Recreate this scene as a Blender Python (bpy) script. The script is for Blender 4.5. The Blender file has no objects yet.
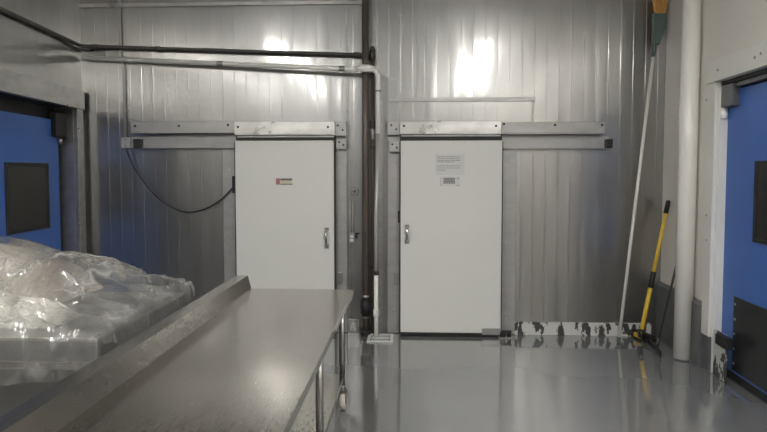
import bpy, bmesh, math, random
from mathutils import Vector, Matrix, noise
random.seed(7)
PI = math.pi
C = bpy.context.scene.collection
SC = bpy.context.scene

# ------------------------------------------------------------------ camera
F, CAMZ = 600.0, 1.67
YAW, PITCH = math.radians(2.6), math.radians(3.0)
PPX, PPY = 383.5, 203.0
cam_d = bpy.data.cameras.new('camera'); cam = bpy.data.objects.new('camera', cam_d); C.objects.link(cam)
cam.location = (0, 0, CAMZ)
cam.rotation_euler = (PI/2 - PITCH, 0, YAW)
cam_d.sensor_width = 36; cam_d.lens = F/767*36
cam_d.shift_y = (PPY-216)/767
cam_d.clip_start = .05
SC.camera = cam
RM = cam.rotation_euler.to_matrix()
O = Vector((0, 0, CAMZ))
def ray(px, py):
    return RM @ Vector(((px-PPX)/F, (PPY-py)/F, -1))
def atY(px, py, Y):
    d = ray(px, py); t = Y/d.y; return O + d*t
def atZ(px, py, Z):
    d = ray(px, py); t = (Z-CAMZ)/d.z; return O + d*t
D = 6.15
XL, SL = atY(84, 172, D).x, .09          # left wall: X = XL + SL*(D-Y)
XR, SR = atY(664, 172, D).x, .033        # right wall: X = XR - SR*(D-Y)
def Lx(Y, off=0): return XL + off + SL*(D-Y)
def Rx(Y, off=0): return XR - off - SR*(D-Y)
def onL(px, py, off=0):
    d = ray(px, py); t = (XL+off+SL*D)/(d.x+SL*d.y); return O + d*t
def onR(px, py, off=0):
    d = ray(px, py); t = (XR-off-SR*D)/(d.x-SR*d.y); return O + d*t

# ------------------------------------------------------------------ materials
def newmat(name):
    m = bpy.data.materials.new(name); m.use_nodes = True
    nt = m.node_tree; return m, nt, nt.nodes['Principled BSDF']
def M(name, col, rough=.5, metal=0., var=None, rvar=None, bump=None, coat=0., spec=None, col2=None):
    """var=(scale, stretch xyz, lo, hi): noise mixes col -> col2; rvar=(scale, stretch, r0, r1); bump=(scale, stretch, strength, dist)"""
    m, nt, b = newmat(name); N = nt.nodes; L = nt.links
    b.inputs['Base Color'].default_value = (*col, 1); b.inputs['Roughness'].default_value = rough
    b.inputs['Metallic'].default_value = metal
    if coat: b.inputs['Coat Weight'].default_value = coat; b.inputs['Coat Roughness'].default_value = .08
    if spec is not None: b.inputs['Specular IOR Level'].default_value = spec
    tc = N.new('ShaderNodeTexCoord')
    def nz(scale, st, detail=5):
        mp = N.new('ShaderNodeMapping'); mp.inputs['Scale'].default_value = st
        L.new(tc.outputs['Object'], mp.inputs['Vector'])
        n = N.new('ShaderNodeTexNoise'); n.inputs['Scale'].default_value = scale; n.inputs['Detail'].default_value = detail
        L.new(mp.outputs[0], n.inputs['Vector']); return n
    if var:
        n = nz(var[0], var[1]); r = N.new('ShaderNodeValToRGB')
        r.color_ramp.elements[0].position = var[2]; r.color_ramp.elements[1].position = var[3]
        r.color_ramp.elements[0].color = (*col, 1); r.color_ramp.elements[1].color = (*(col2 or [c*.75 for c in col]), 1)
        L.new(n.outputs[0], r.inputs[0]); L.new(r.outputs[0], b.inputs['Base Color'])
    if rvar:
        n = nz(rvar[0], rvar[1]); r = N.new('ShaderNodeMapRange')
        r.inputs[1].default_value = .3; r.inputs[2].default_value = .7; r.inputs[3].default_value = rvar[2]; r.inputs[4].default_value = rvar[3]
        L.new(n.outputs[0], r.inputs[0]); L.new(r.outputs[0], b.inputs['Roughness'])
    if bump:
        n = nz(bump[0], bump[1], 3); bp = N.new('ShaderNodeBump'); bp.inputs['Strength'].default_value = bump[2]; bp.inputs['Distance'].default_value = bump[3]
        L.new(n.outputs[0], bp.inputs['Height']); L.new(bp.outputs[0], b.inputs['Normal'])
    return m
ONE = (1, 1, 1)
def two_lobe(m, fac, rough, col):
    """adds a sharper second reflection to a metal (bare spots between dull oxide)"""
    nt = m.node_tree; N = nt.nodes; L = nt.links; b = N['Principled BSDF']
    g = N.new('ShaderNodeBsdfAnisotropic'); g.inputs['Color'].default_value = (*col, 1); g.inputs['Roughness'].default_value = rough
    if b.inputs['Normal'].links: L.new(b.inputs['Normal'].links[0].from_socket, g.inputs['Normal'])
    mx = N.new('ShaderNodeMixShader'); mx.inputs[0].default_value = fac
    L.new(b.outputs[0], mx.inputs[1]); L.new(g.outputs[0], mx.inputs[2]); L.new(mx.outputs[0], N['Material Output'].inputs['Surface'])
m_wall = M('galvanised_panel', (.45, .445, .435), .33, 1., var=(1.6, (3, 3, .6), .3, .8), col2=(.39, .385, .38),
           rvar=(1.5, (3, 3, .6), .29, .37), bump=(1.6, (2.2, 2.2, 1.2), .10, .02))
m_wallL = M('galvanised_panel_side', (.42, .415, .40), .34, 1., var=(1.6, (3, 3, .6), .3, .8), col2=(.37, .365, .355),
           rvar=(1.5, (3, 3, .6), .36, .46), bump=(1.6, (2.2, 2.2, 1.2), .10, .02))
m_cream = M('cream_panel', (.80, .765, .70), .4, var=(3, ONE, .4, .8), col2=(.76, .725, .66))
m_white = M('white_frame_paint', (.80, .79, .74), .4, var=(6, (1, 1, .3), .5, .85), col2=(.70, .685, .63), bump=(12, ONE, .1, .01))
m_ceil = M('ceiling_panel', (.62, .62, .6), .7, var=(2, ONE, .4, .8), col2=(.55, .55, .53))
m_rear = M('rear_wall_panel', (.14, .14, .14), .5, var=(1.5, ONE, .4, .7), col2=(.10, .10, .105))
m_floor = M('grey_epoxy', (.215, .22, .225), .2, var=(1.3, ONE, .35, .75), col2=(.19, .195, .20),
            rvar=(1.6, ONE, .05, .11), spec=.5)
fb = m_floor.node_tree.nodes['Principled BSDF']; fb.inputs['Coat Weight'].default_value = 1; fb.inputs['Coat IOR'].default_value = 1.75; fb.inputs['Coat Roughness'].default_value = .075
m_kerb = M('grey_kerb_paint', (.13, .132, .14), .35, var=(5, ONE, .4, .75), col2=(.09, .09, .095), bump=(9, ONE, .2, .01))
m_door = M('white_door_skin', (.78, .78, .75), .38, var=(1.2, ONE, .35, .8), col2=(.745, .745, .715), bump=(3, ONE, .05, .01))
m_galv = M('bright_galvanised', (.62, .61, .59), .32, 1., var=(6, (1, 1, 3), .35, .75), col2=(.45, .445, .43), rvar=(5, ONE, .24, .42), bump=(8, ONE, .12, .01))
m_galvd = M('dull_galvanised', (.42, .415, .41), .4, .9, var=(6, (1, 1, 2), .35, .75), col2=(.31, .305, .30), bump=(8, ONE, .15, .01))
m_steel = M('worn_stainless', (.60, .575, .535), .3, 1., var=(22, (5, .8, 1), .3, .75), col2=(.50, .475, .435),
            rvar=(16, (3, .35, 1), .14, .19))
m_jamb = M('dull_jamb_plate', (.46, .455, .45), .42, .55, var=(5, (1, 1, 2), .35, .75), col2=(.38, .375, .37), bump=(8, ONE, .12, .01))
m_conduit = M('grey_conduit', (.46, .46, .45), .4, .2)
m_riser = M('dull_grey_riser', (.52, .51, .49), .35, .3)
m_steel2 = M('tube_stainless', (.42, .41, .39), .35, 1.)
m_shsteel = M('shaded_steel', (.20, .195, .185), .45, .8, bump=(8, ONE, .1, .01))  # table steel with the shade under the table put into its colour
m_chrome = M('chrome', (.7, .69, .66), .18, 1.)
m_dpipe = M('dark_iron_pipe', (.075, .072, .07), .45, .4, var=(8, (1, 1, .4), .4, .8), col2=(.11, .10, .09))
m_bpipe = M('brown_painted_pipe', (.15, .115, .10), .4, .2, var=(4, (1, 1, .3), .4, .75), col2=(.10, .08, .07))
m_wpipe = M('white_plastic_pipe', (.92, .905, .86), .3, var=(5, ONE, .6, .9), col2=(.74, .72, .66))
m_black = M('black_rubber', (.018, .018, .019), .55)
m_dark = M('dark_parts_and_shade', (.03, .03, .031), .6)  # dark parts, and shade painted into the track gaps and soffits
m_blue = M('blue_door_plastic', (.06, .165, .53), .42, var=(2.5, ONE, .4, .75), col2=(.052, .145, .47))
m_kick = M('black_kick_plate', (.016, .016, .018), .4)
m_win = M('dark_window_glazing', (.022, .021, .019), .22)
m_col = M('white_column_paint', (.92, .90, .85), .25, var=(4, (1, 1, .3), .5, .8), col2=(.83, .81, .75))
m_yel = M('yellow_handle', (.82, .56, .06), .35)
m_green = M('green_plastic', (.10, .145, .13), .5)
m_orange = M('orange_bristle', (.68, .36, .11), .7, bump=(60, (1, 1, .1), .5, .01))
m_whand = M('white_handle', (.88, .86, .78), .35)
m_bris = M('black_bristle', (.015, .015, .015), .7, bump=(80, (1, 1, .1), .6, .01))
m_paper = M('white_paper', (.70, .70, .69), .6)
m_ink = M('grey_print', (.36, .36, .36), .6)
m_inkd = M('dark_print', (.16, .16, .155), .6)
m_red = M('red_print', (.42, .17, .17), .5)
m_cable = M('black_cable', (.02, .02, .022), .5)
m_sack = M('white_sack', (.60, .58, .52), .6, bump=(10, ONE, .3, .02))
m_beige = M('beige_sack', (.50, .45, .39), .6, bump=(6, ONE, .15, .02))
m_caster = M('white_wheel', (.66, .62, .54), .4)
m_gold = M('yellow_print', (.62, .55, .3), .6)

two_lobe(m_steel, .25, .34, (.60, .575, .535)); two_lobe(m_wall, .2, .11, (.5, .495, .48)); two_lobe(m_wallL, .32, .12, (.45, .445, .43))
def m_peel_():                      # white paint flaking off a dark strip
    m, nt, b = newmat('flaking_white_paint'); N = nt.nodes; L = nt.links
    tc = N.new('ShaderNodeTexCoord'); mp = N.new('ShaderNodeMapping'); mp.inputs['Scale'].default_value = (1.3, 1, .55)
    mp.inputs['Location'].default_value = (3.1, 0, 1.7)
    n = N.new('ShaderNodeTexNoise'); n.inputs['Scale'].default_value = 9; n.inputs['Detail'].default_value = 7; n.inputs['Roughness'].default_value = .62
    r = N.new('ShaderNodeValToRGB'); r.color_ramp.elements[0].position = .465; r.color_ramp.elements[1].position = .48
    r.color_ramp.elements[0].color = (.055, .055, .055, 1); r.color_ramp.elements[1].color = (.66, .66, .63, 1)
    bp = N.new('ShaderNodeBump'); bp.inputs['Strength'].default_value = .4; bp.inputs['Distance'].default_value = .004
    L.new(tc.outputs['Object'], mp.inputs[0]); L.new(mp.outputs[0], n.inputs['Vector']); L.new(n.outputs[0], r.inputs[0])
    L.new(r.outputs[0], b.inputs['Base Color']); L.new(r.outputs[0], bp.inputs['Height']); L.new(bp.outputs[0], b.inputs['Normal'])
    b.inputs['Roughness'].default_value = .45
    return m
m_peel = m_peel_()

def m_plastic_():                   # thin cloudy polythene film
    m, nt, b = newmat('clear_polythene'); N = nt.nodes; L = nt.links
    b.inputs['Base Color'].default_value = (.80, .79, .765, 1); b.inputs['Roughness'].default_value = .35; b.inputs['Specular IOR Level'].default_value = .5
    tr = N.new('ShaderNodeBsdfTransparent'); tr.inputs[0].default_value = (.97, .97, .96, 1)
    tl = N.new('ShaderNodeBsdfTranslucent'); tl.inputs[0].default_value = (.8, .79, .76, 1)
    mx = N.new('ShaderNodeMixShader'); mx.inputs[0].default_value = .4
    L.new(b.outputs[0], mx.inputs[1]); L.new(tl.outputs[0], mx.inputs[2])
    tc = N.new('ShaderNodeTexCoord'); n = N.new('ShaderNodeTexNoise'); n.inputs['Scale'].default_value = 4; n.inputs['Detail'].default_value = 7
    L.new(tc.outputs['Object'], n.inputs['Vector'])
    lw = N.new('ShaderNodeLayerWeight'); lw.inputs[0].default_value = .3
    mr = N.new('ShaderNodeMapRange'); mr.inputs[1].default_value = .38; mr.inputs[2].default_value = .66; mr.inputs[3].default_value = .03; mr.inputs[4].default_value = .30
    L.new(n.outputs[0], mr.inputs[0])
    ad = N.new('ShaderNodeMath'); ad.operation = 'MULTIPLY_ADD'; ad.inputs[1].default_value = .30; ad.use_clamp = True
    L.new(lw.outputs['Facing'], ad.inputs[0])
    at = N.new('ShaderNodeAttribute'); at.attribute_name = 'crease'
    ac = N.new('ShaderNodeMath'); ac.operation = 'MULTIPLY_ADD'; ac.inputs[1].default_value = .6; L.new(at.outputs['Fac'], ac.inputs[0]); L.new(mr.outputs[0], ac.inputs[2])
    L.new(ac.outputs[0], ad.inputs[2])
    ck = N.new('ShaderNodeAttribute'); ck.attribute_name = 'thin'
    cm = N.new('ShaderNodeMath'); cm.operation = 'MULTIPLY_ADD'; cm.inputs[1].default_value = -.68; cm.inputs[2].default_value = 1.; L.new(ck.outputs['Fac'], cm.inputs[0])
    al = N.new('ShaderNodeMath'); al.operation = 'MULTIPLY'; L.new(cm.outputs[0], al.inputs[0]); L.new(ad.outputs[0], al.inputs[1])
    m2 = N.new('ShaderNodeMixShader'); L.new(al.outputs[0], m2.inputs[0]); L.new(tr.outputs[0], m2.inputs[1]); L.new(mx.outputs[0], m2.inputs[2])
    gl = N.new('ShaderNodeBsdfAnisotropic'); gl.inputs['Color'].default_value = (1, 1, 1, 1); gl.inputs['Roughness'].default_value = .09
    fr_ = N.new('ShaderNodeFresnel'); fr_.inputs[0].default_value = 1.6
    m3 = N.new('ShaderNodeMixShader'); L.new(fr_.outputs[0], m3.inputs[0]); L.new(m2.outputs[0], m3.inputs[1]); L.new(gl.outputs[0], m3.inputs[2])
    L.new(m3.outputs[0], N['Material Output'].inputs['Surface'])
    return m
m_film = m_plastic_()

def m_emit(name, col, s):
    m, nt, b = newmat(name)
    b.inputs['Base Color'].default_value = (.8, .8, .8, 1)
    b.inputs['Emission Color'].default_value = (*col, 1); b.inputs['Emission Strength'].default_value = s
    return m
m_lamp = m_emit('lit_tube_lens', (1., .985, .95), 16)

# ------------------------------------------------------------------ mesh builders
class MB:
    def __init__(s): s.bm = bmesh.new()
    def hexa(s, p):                                   # 8 points: bottom ring, top ring
        v = [s.bm.verts.new(q) for q in p]
        for f in ((3,2,1,0),(4,5,6,7),(0,1,5,4),(1,2,6,5),(2,3,7,6),(3,0,4,7)): s.bm.faces.new([v[i] for i in f])
        return s
    def box(s, x0, x1, y0, y1, z0, z1):
        return s.hexa([(x0,y0,z0),(x1,y0,z0),(x1,y1,z0),(x0,y1,z0),(x0,y0,z1),(x1,y0,z1),(x1,y1,z1),(x0,y1,z1)])
    def wbox(s, fx, y0, y1, a, b, z0, z1):            # box along a slanted wall; fx(Y, off)
        return s.hexa([(fx(y0,a),y0,z0),(fx(y0,b),y0,z0),(fx(y1,b),y1,z0),(fx(y1,a),y1,z0),
                       (fx(y0,a),y0,z1),(fx(y0,b),y0,z1),(fx(y1,b),y1,z1),(fx(y1,a),y1,z1)])
    def tube(s, pts, r, seg=14, close=True):
        pts = [Vector(p) for p in pts]; n = len(pts)
        rs = r if isinstance(r, (list, tuple)) else [r]*n
        rings = []; prev = None
        for i, p in enumerate(pts):
            if i == 0: t = pts[1]-p
            elif i == n-1: t = p-pts[i-1]
            else: t = (pts[i+1]-p).normalized()+(p-pts[i-1]).normalized()
            t.normalize()
            if prev is None:
                a = Vector((0,0,1)) if abs(t.z) < .9 else Vector((1,0,0))
                u = t.cross(a).normalized()
            else:
                u = (prev - t*prev.dot(t)).normalized()
            prev = u; w = t.cross(u)
            rings.append([s.bm.verts.new(p + (u*math.cos(2*PI*k/seg)+w*math.sin(2*PI*k/seg))*rs[i]) for k in range(seg)])
        for a, b in zip(rings, rings[1:]):
            for k in range(seg):
                f = s.bm.faces.new([a[k], a[(k+1)%seg], b[(k+1)%seg], b[k]]); f.smooth = True
        if close:
            s.bm.faces.new(rings[0][::-1]); s.bm.faces.new(rings[-1])
        return s
    def cyl(s, p0, p1, r, seg=14): return s.tube([p0, p1], r, seg)
    def prism(s, poly, a, b):                          # poly: list of 3d points, extruded by vector from a to b offsets
        A = [s.bm.verts.new(Vector(p)+Vector(a)) for p in poly]; B = [s.bm.verts.new(Vector(p)+Vector(b)) for p in poly]
        n = len(poly)
        s.bm.faces.new(A[::-1]); s.bm.faces.new(B)
        for i in range(n): s.bm.faces.new([A[i], A[(i+1)%n], B[(i+1)%n], B[i]])
        return s
    def build(s, name, mat, parent=None, bev=0., seg=2):
        bm = s.bm
        if bev:
            bmesh.ops.recalc_face_normals(bm, faces=bm.faces)
            ed = [e for e in bm.edges if len(e.link_faces) == 2 and e.calc_face_angle(0) > .6 and not (e.link_faces[0].smooth and e.link_faces[1].smooth)]
            bmesh.ops.bevel(bm, geom=ed, offset=bev, segments=seg, affect='EDGES', profile=.5, clamp_overlap=True)
        bmesh.ops.recalc_face_normals(bm, faces=bm.faces)
        vs = [v.co for v in bm.verts]
        if parent is None:
            o0 = Vector(((min(v.x for v in vs)+max(v.x for v in vs))/2, (min(v.y for v in vs)+max(v.y for v in vs))/2, min(v.z for v in vs)))
        else:
            o0 = wloc(parent)
        if parent is not None:
            own = Vector(((min(v.x for v in vs)+max(v.x for v in vs))/2, (min(v.y for v in vs)+max(v.y for v in vs))/2, min(v.z for v in vs)))
        else: own = o0
        bmesh.ops.translate(bm, verts=bm.verts, vec=-own)
        me = bpy.data.meshes.new(name); bm.to_mesh(me); bm.free()
        me.materials.append(mat)
        o = bpy.data.objects.new(name, me); C.objects.link(o)
        if parent is None: o.location = own
        else: o.parent = parent; o.location = own - o0
        return o
def wloc(o):
    v = o.location.copy()
    while o.parent: o = o.parent; v += o.location
    return v
def tag(o, label=None, cat=None, group=None, kind=None):
    if label: o['label'] = label
    if cat: o['category'] = cat
    if group: o['group'] = group
    if kind: o['kind'] = kind
    return o
def thing(name, label, cat, loc, group=None, kind=None):
    o = bpy.data.objects.new(name, None); C.objects.link(o); o.location = loc; o.empty_display_size = .1
    return tag(o, label, cat, group, kind)
def struct(name, mb, mat, bev=0.): return tag(mb.build(name, mat, None, bev), kind='structure')
def bolt(parent, p, n, r=.009, h=.006, mat=None, name='bolt'):
    p = Vector(p); n = Vector(n).normalized()
    return MB().tube([p-n*.001, p+n*h*.7, p+n*h], [r, r, r*.6], 10).build(name, mat or m_galvd, parent)

# ------------------------------------------------------------------ room shell
CEIL, YB, YK = 3.75, -5.0, 1.0
XK = Lx(YK)
fl = MB().box(XL-.5, XR+.4, YB-.1, D+.1, -.1, 0); struct('floor', fl, m_floor)
struct('ceiling', MB().box(XL-.5, XR+.4, YB-.1, D+.1, CEIL, CEIL+.1), m_ceil)

def ribbed(p0, p1, n, z0, z1, pitch=.122, first=.03, thick=.08, depth=.0007, zoff=.35):
    """a sheet-metal wall of vertical strips with narrow raised ribs, each strip very slightly out of true"""
    mb = MB(); bm = mb.bm
    p0 = Vector(p0); p1 = Vector(p1); n = Vector(n).normalized()
    Ln = (p1-p0).length; u = (p1-p0)/Ln
    xs = []; x = first
    while x < Ln-.02: xs.append(x); x += pitch
    cuts = [0.] + xs + [Ln]
    nz = int((z1-z0)/zoff)+1
    zs = [z0+(z1-z0)*k/nz for k in range(nz+1)]
    rw = .0045
    for a, b in zip(cuts, cuts[1:]):
        a2 = a if a == 0 else a+rw; b2 = b if b == Ln else b-rw
        ph = random.uniform(-.0006, .0006); gr = []
        for z in zs:
            o1 = random.uniform(-.0009, .0009)+ph; o2 = o1+random.uniform(-.0004, .0004)
            gr.append([bm.verts.new(p0+u*xx+n*oo+Vector((0,0,z))) for xx, oo in ((a2, 0.), (a2*.75+b2*.25, o1), (a2*.25+b2*.75, o2), (b2, 0.))])
        for r1, r2 in zip(gr, gr[1:]):
            for k in range(3):
                f = bm.faces.new([r1[k], r1[k+1], r2[k+1], r2[k]]); f.smooth = True
        if b != Ln:
            for (xa, oa, xb, ob) in ((b-rw, 0, b-rw*.4, depth), (b-rw*.4, depth, b+rw*.4, depth), (b+rw*.4, depth, b+rw, 0)):
                q = [p0+u*xa+n*oa, p0+u*xb+n*ob]
                f = bm.faces.new([bm.verts.new(q[0]+Vector((0,0,z0))), bm.verts.new(q[1]+Vector((0,0,z0))), bm.verts.new(q[1]+Vector((0,0,z1))), bm.verts.new(q[0]+Vector((0,0,z1)))])
    # solid core behind the sheet
    a = p0-n*.004; b = p1-n*.004; c = p1-n*thick; d = p0-n*thick
    mb.hexa([a+Vector((0,0,z0)), b+Vector((0,0,z0)), c+Vector((0,0,z0)), d+Vector((0,0,z0)), a+Vector((0,0,z1)), b+Vector((0,0,z1)), c+Vector((0,0,z1)), d+Vector((0,0,z1))])
    return mb
struct('wall_back', ribbed((XL-.25, D, 0), (XR+.25, D, 0), (0, -1, 0), 0, CEIL), m_wall)

# left wall, with an opening for the blue door
LD = .125                                              # depth of the door recess
yl1 = onL(75.5, 172).y                                   # door-side edge of the post
ylz = 4.15                                               # hidden end of the opening
zl_t = onL(40, 101).z                                    # underside of the head board
zl_h = onL(40, 80).z                                     # top of the head board
nL = Vector((1, SL, 0)).normalized()
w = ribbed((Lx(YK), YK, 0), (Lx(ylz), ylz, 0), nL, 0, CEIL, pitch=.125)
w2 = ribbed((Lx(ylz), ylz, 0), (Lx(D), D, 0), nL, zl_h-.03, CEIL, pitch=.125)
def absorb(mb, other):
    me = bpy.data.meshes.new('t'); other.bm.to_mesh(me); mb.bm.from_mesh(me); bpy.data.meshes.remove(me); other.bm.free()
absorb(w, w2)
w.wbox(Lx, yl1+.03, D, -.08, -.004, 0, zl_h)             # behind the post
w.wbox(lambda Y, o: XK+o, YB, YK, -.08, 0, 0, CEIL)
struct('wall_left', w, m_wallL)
# right wall with opening for the other blue door
RD = .07
yr1 = onR(716.5, 172).y
yrz = 3.55
zr_t = onR(740, 75.3).z; zr_h = onR(740, 52.3).z
w = MB()
w.wbox(Rx, yr1, D, -.1, 0, 0, CEIL); w.wbox(Rx, yrz, yr1, -.1, 0, zr_t, CEIL); w.wbox(Rx, YB, yrz, -.1, 0, 0, CEIL)
struct('wall_right', w, m_cream)
struct('wall_front', MB().box(XL-.5, XR+.4, YB-.1, YB, 0, CEIL), m_rear)

# ------------------------------------------------------------------ trims on the back wall
def X(px, py=172, Y=D): return atY(px, py, Y).x
def Z(py, px=383, Y=D): return atY(px, py, Y).z
def pxbox(mb, x0, x1, y0, y1, Ya, Yb):
    """box whose front face (nearest, at Ya) spans those pixels"""
    pm = (y0+y1)/2; xm = (x0+x1)/2
    return mb.box(X(x0, pm, Ya), X(x1, pm, Ya), Ya, Yb, Z(y1, xm, Ya), Z(y0, xm, Ya))
YW = D-.004
t = MB(); pxbox(t, 72, 362, 2, 5.5, D-.03, D); struct('trim_1', t, m_galv, .002)
t = MB(); t.box(X(346), X(348.5), D-.008, D, Z(140), CEIL-.02); struct('trim_2', t, m_galvd, .001)
t = MB(); t.box(X(80.5)-.02, X(80.5)+.03, D-.05, D, Z(46), CEIL-.02); struct('trim_3', t, m_galvd, .002)
t = MB(); pxbox(t, 389, 535.5, 97.5, 101.5, D-.012, D); pxbox(t, 398, 400, 101.5, 120, D-.010, D); pxbox(t, 532, 534.5, 101.5, 120, D-.010, D)
struct('trim_4', t, m_galvd, .002)
t = MB(); t.box(X(416.2), X(418), D-.008, D, Z(97), Z(5)); struct('trim_5', t, m_galvd, .001)
# peeling strip along the foot of the back wall
t = MB(); t.box(X(514, 330), XR-.1, D-.03, D, 0, Z(322, 560)); struct('baseboard_back', t, m_peel, .003)
t = MB(); t.box(XL, X(224, 330), D-.03, D, 0, Z(322, 560)); struct('baseboard_left', t, m_kerb, .003)

# ------------------------------------------------------------------ sliding doors
YJ, YD, YH = D-.03, D-.13, D-.17
def jambs(n, spans, parts):
    t = MB()
    for (a, b, top) in spans: t.box(X(a, 230, YJ), X(b, 230, YJ), YJ, D, 0.004, Z(top, a, YJ))
    o = struct('trim_%d' % n, t, m_jamb, .004)
    for (px, py) in parts: bolt(o, atY(px, py, YJ), (0, -1, 0), .011, .008, m_galv)
    return o
jambs(6, [(223.5, 236, 148), (334.5, 347, 136)], [(339, 166), (339, 242), (340, 310), (229, 170), (229, 240)])
jambs(7, [(387.5, 400.5, 136), (500.5, 516, 148)], [(394, 165), (394, 243), (394, 310), (506.5, 165), (506, 243), (506, 318)])

def handle(parent, px, y0, y1):
    h = thing('door_handle', None, None, (0,0,0)); C.objects.unlink(h); bpy.data.objects.remove(h)
    a = atY(px, y0, YD); b = atY(px, y1, YD)
    n = Vector((0, -1, 0))
    g = MB().tube([a+n*.004, a+n*.045+Vector((0,0,-.02)), a.lerp(b, .3)+n*.062, a.lerp(b, .6)+n*.058, b+n*.04+Vector((0,0,.02)), b+n*.004], [.012, .013, .016, .012, .010, .010], 12)
    o = g.build('door_handle', m_chrome, parent); o['label'] = 'polished bow pull handle'
    pl = MB()
    pl.box(a.x-.022, a.x+.022, YD-.006, YD, a.z-.014, a.z+.014); pl.box(b.x-.022, b.x+.022, YD-.006, YD, b.z-.02, b.z+.02)
    pl.build('handle_plate', m_galvd, o, .002)
def sliding_door(n, x0, x1, ytop, hx, hy0, hy1, side, label):
    xa, xb = X(x0, 240, YD), X(x1, 240, YD); zt = Z(ytop, (x0+x1)/2, YD); zb = .028
    d = thing('door_%d' % n, label, 'door', ((xa+xb)/2, YD+.05, 0), kind='structure')
    MB().box(xa, xb, YD, YD+.09, zb+.012, zt).build('door_panel', m_door, d, .006)
    MB().box(xa+.004, xb+.01, YD+.006, YD+.085, .006, zb+.012).build('bottom_gasket', m_black, d, .003)
    MB().box(xa-.012, xa, YD+.02, YD+.085, .02, zt-.01).build('edge_gasket', m_dark, d)
    MB().box(xb, xb+.012, YD+.02, YD+.085, .02, zt-.01).build('edge_gasket', m_dark, d)
    handle(d, hx, hy0, hy1)
    return d, xa, xb, zt
d1, a1, b1, t1 = sliding_door(1, 236, 334, 140.5, 326.7, 229, 246.5, 1, 'plain white sliding cooler door behind the far end of the steel table')
d2, a2, b2, t2 = sliding_door(2, 400.5, 501.5, 140.5, 407, 226, 242, -1, 'white sliding cooler door carrying a taped paper notice, right of the pipes')
# latch keepers and strips on the door edges
def keeper(par, x0, x1, y0, y1, mat, name):
    m = MB(); pxbox(m, x0, x1, y0, y1, YJ-.035, YJ-.001); o = m.build(name, mat, par, .004); return o
tj6 = bpy.data.objects['trim_6']; tj7 = bpy.data.objects['trim_7']
keeper(tj6, 333.5, 336, 214, 224, m_dark, 'latch_slot'); keeper(tj6, 335, 342, 272.5, 283.5, m_galvd, 'latch_keeper')
keeper(tj7, 398, 400.5, 211, 223, m_dark, 'latch_slot'); keeper(tj7, 394, 400.5, 272.5, 285, m_galvd, 'latch_keeper')
keeper(tj6, 232, 236, 176, 193, m_dark, 'latch_slot')
# bracket + chipped edge at the foot of the right hand door
m = MB(); pxbox(m, 482, 501, 328.5, 335, YD-.012, YD+.002); o = m.build('corner_bracket', m_galvd, d2, .002)
m = MB()
x = 404.
while x < 478:
    w_ = random.uniform(3, 11); pxbox(m, x, min(x+w_, 480), 333.2, 334.4, YD-.0025, YD); x += w_+random.uniform(2, 7)
m.build('bottom_edge_scrape', m_dark, d2)
# roller that guides the foot of the right door
r_ = atY(506, 337, YD-.03); c = thing('floor_roller_guide', 'black roller guide on the floor at the foot of the right white door', 'door roller', (r_.x, YD+.0, 0))
MB().box(r_.x-.075, r_.x+.075, YD-.05, YD+.05, 0.001, .012).build('base_plate', m_galvd, c, .002)
MB().cyl((r_.x-.03, YD-.02, .012), (r_.x-.03, YD-.02, .06), .028, 18).build('roller', m_black, c, .003)
MB().cyl((r_.x+.03, YD-.02, .012), (r_.x+.03, YD-.02, .05), .022, 18).build('roller', m_black, c, .003)
MB().box(r_.x-.05, r_.x+.055, YD-.045, YD+.005, .06, .072).build('top_strap', m_dark, c, .002)

def track(label, cover, rail, lower, dark, open_end, bolts, ends):
    xm = (cover[0]+cover[1])/2
    c = thing('sliding_door_track', label, 'door track', (X(xm, 130), D, Z(148)), 'tracks above the white sliding doors')
    m = MB(); pxbox(m, *cover, YH, D-.001); m.build('cover_plate', m_galv, c, .004)
    m = MB(); pxbox(m, *rail[:4], YH+.045, D-.001)
    pxbox(m, rail[0], rail[1], rail[3]-1.6, rail[3], YH+.005, YH+.05); m.build('angle_rail', m_jamb, c, .003)
    m = MB(); pxbox(m, *lower, D-.06, D-.001); pxbox(m, lower[0], lower[1], lower[3]-1., lower[3], D-.085, D-.055); m.build('lower_rail', m_jamb, c, .003)
    m = MB(); pxbox(m, *dark, YD+.0, D-.001); m.build('slot_shade', m_dark, c)  # solid dark block painting the shade in the gap under the header
    m = MB(); pxbox(m, dark[0]+1, dark[1]-1, dark[2]+.6, dark[2]+2.4, YD-.02, YD+.003); m.build('hanger_rail', m_galvd, c, .002)
    m = MB(); e = open_end; pxbox(m, e[0], e[1], lower[2]+3, lower[3]-1, D-.14, D-.059); m.build('end_stop', m_black, c, .004)
    for (px, py, Y) in bolts: bolt(c, atY(px, py, Y), (0, -1, 0), .012, .008, m_dark)
    for e in ends:
        m = MB(); pxbox(m, *e, D-.10, D-.001); b = m.build('end_bracket', m_jamb, c, .004)
        for (bx, by) in ((.3, .3), (.7, .6)): bolt(b, atY(e[0]+(e[1]-e[0])*bx, e[2]+(e[3]-e[2])*by, D-.10), (0, -1, 0), .01, .007, m_dark)
track('galvanised track above the left white door, its open rail running to the left', (234, 334.5, 121.5, 135), (131, 235, 121.5, 133.2), (131, 236, 136, 148.3), (236, 335, 135, 140.2),
      (133, 140), [(135, 126, YH+.045), (179, 126, YH+.045), (228, 125, YH+.045), (238, 127, YH), (328, 127, YH)],
      [(334.5, 346, 121, 136), (336, 346.5, 139, 149)])
track('galvanised track above the right white door, its open rail running to the right', (400, 501.5, 121, 134), (501, 605, 122, 134), (501, 609, 136, 148.8), (400, 502, 134, 140.3),
      (607, 613), [(404, 126, YH), (496, 126, YH), (504, 124, YH+.045), (555, 125, YH+.045), (602, 125, YH+.045)],
      [(387.5, 400, 121, 135), (389, 400, 141, 152)])

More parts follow.
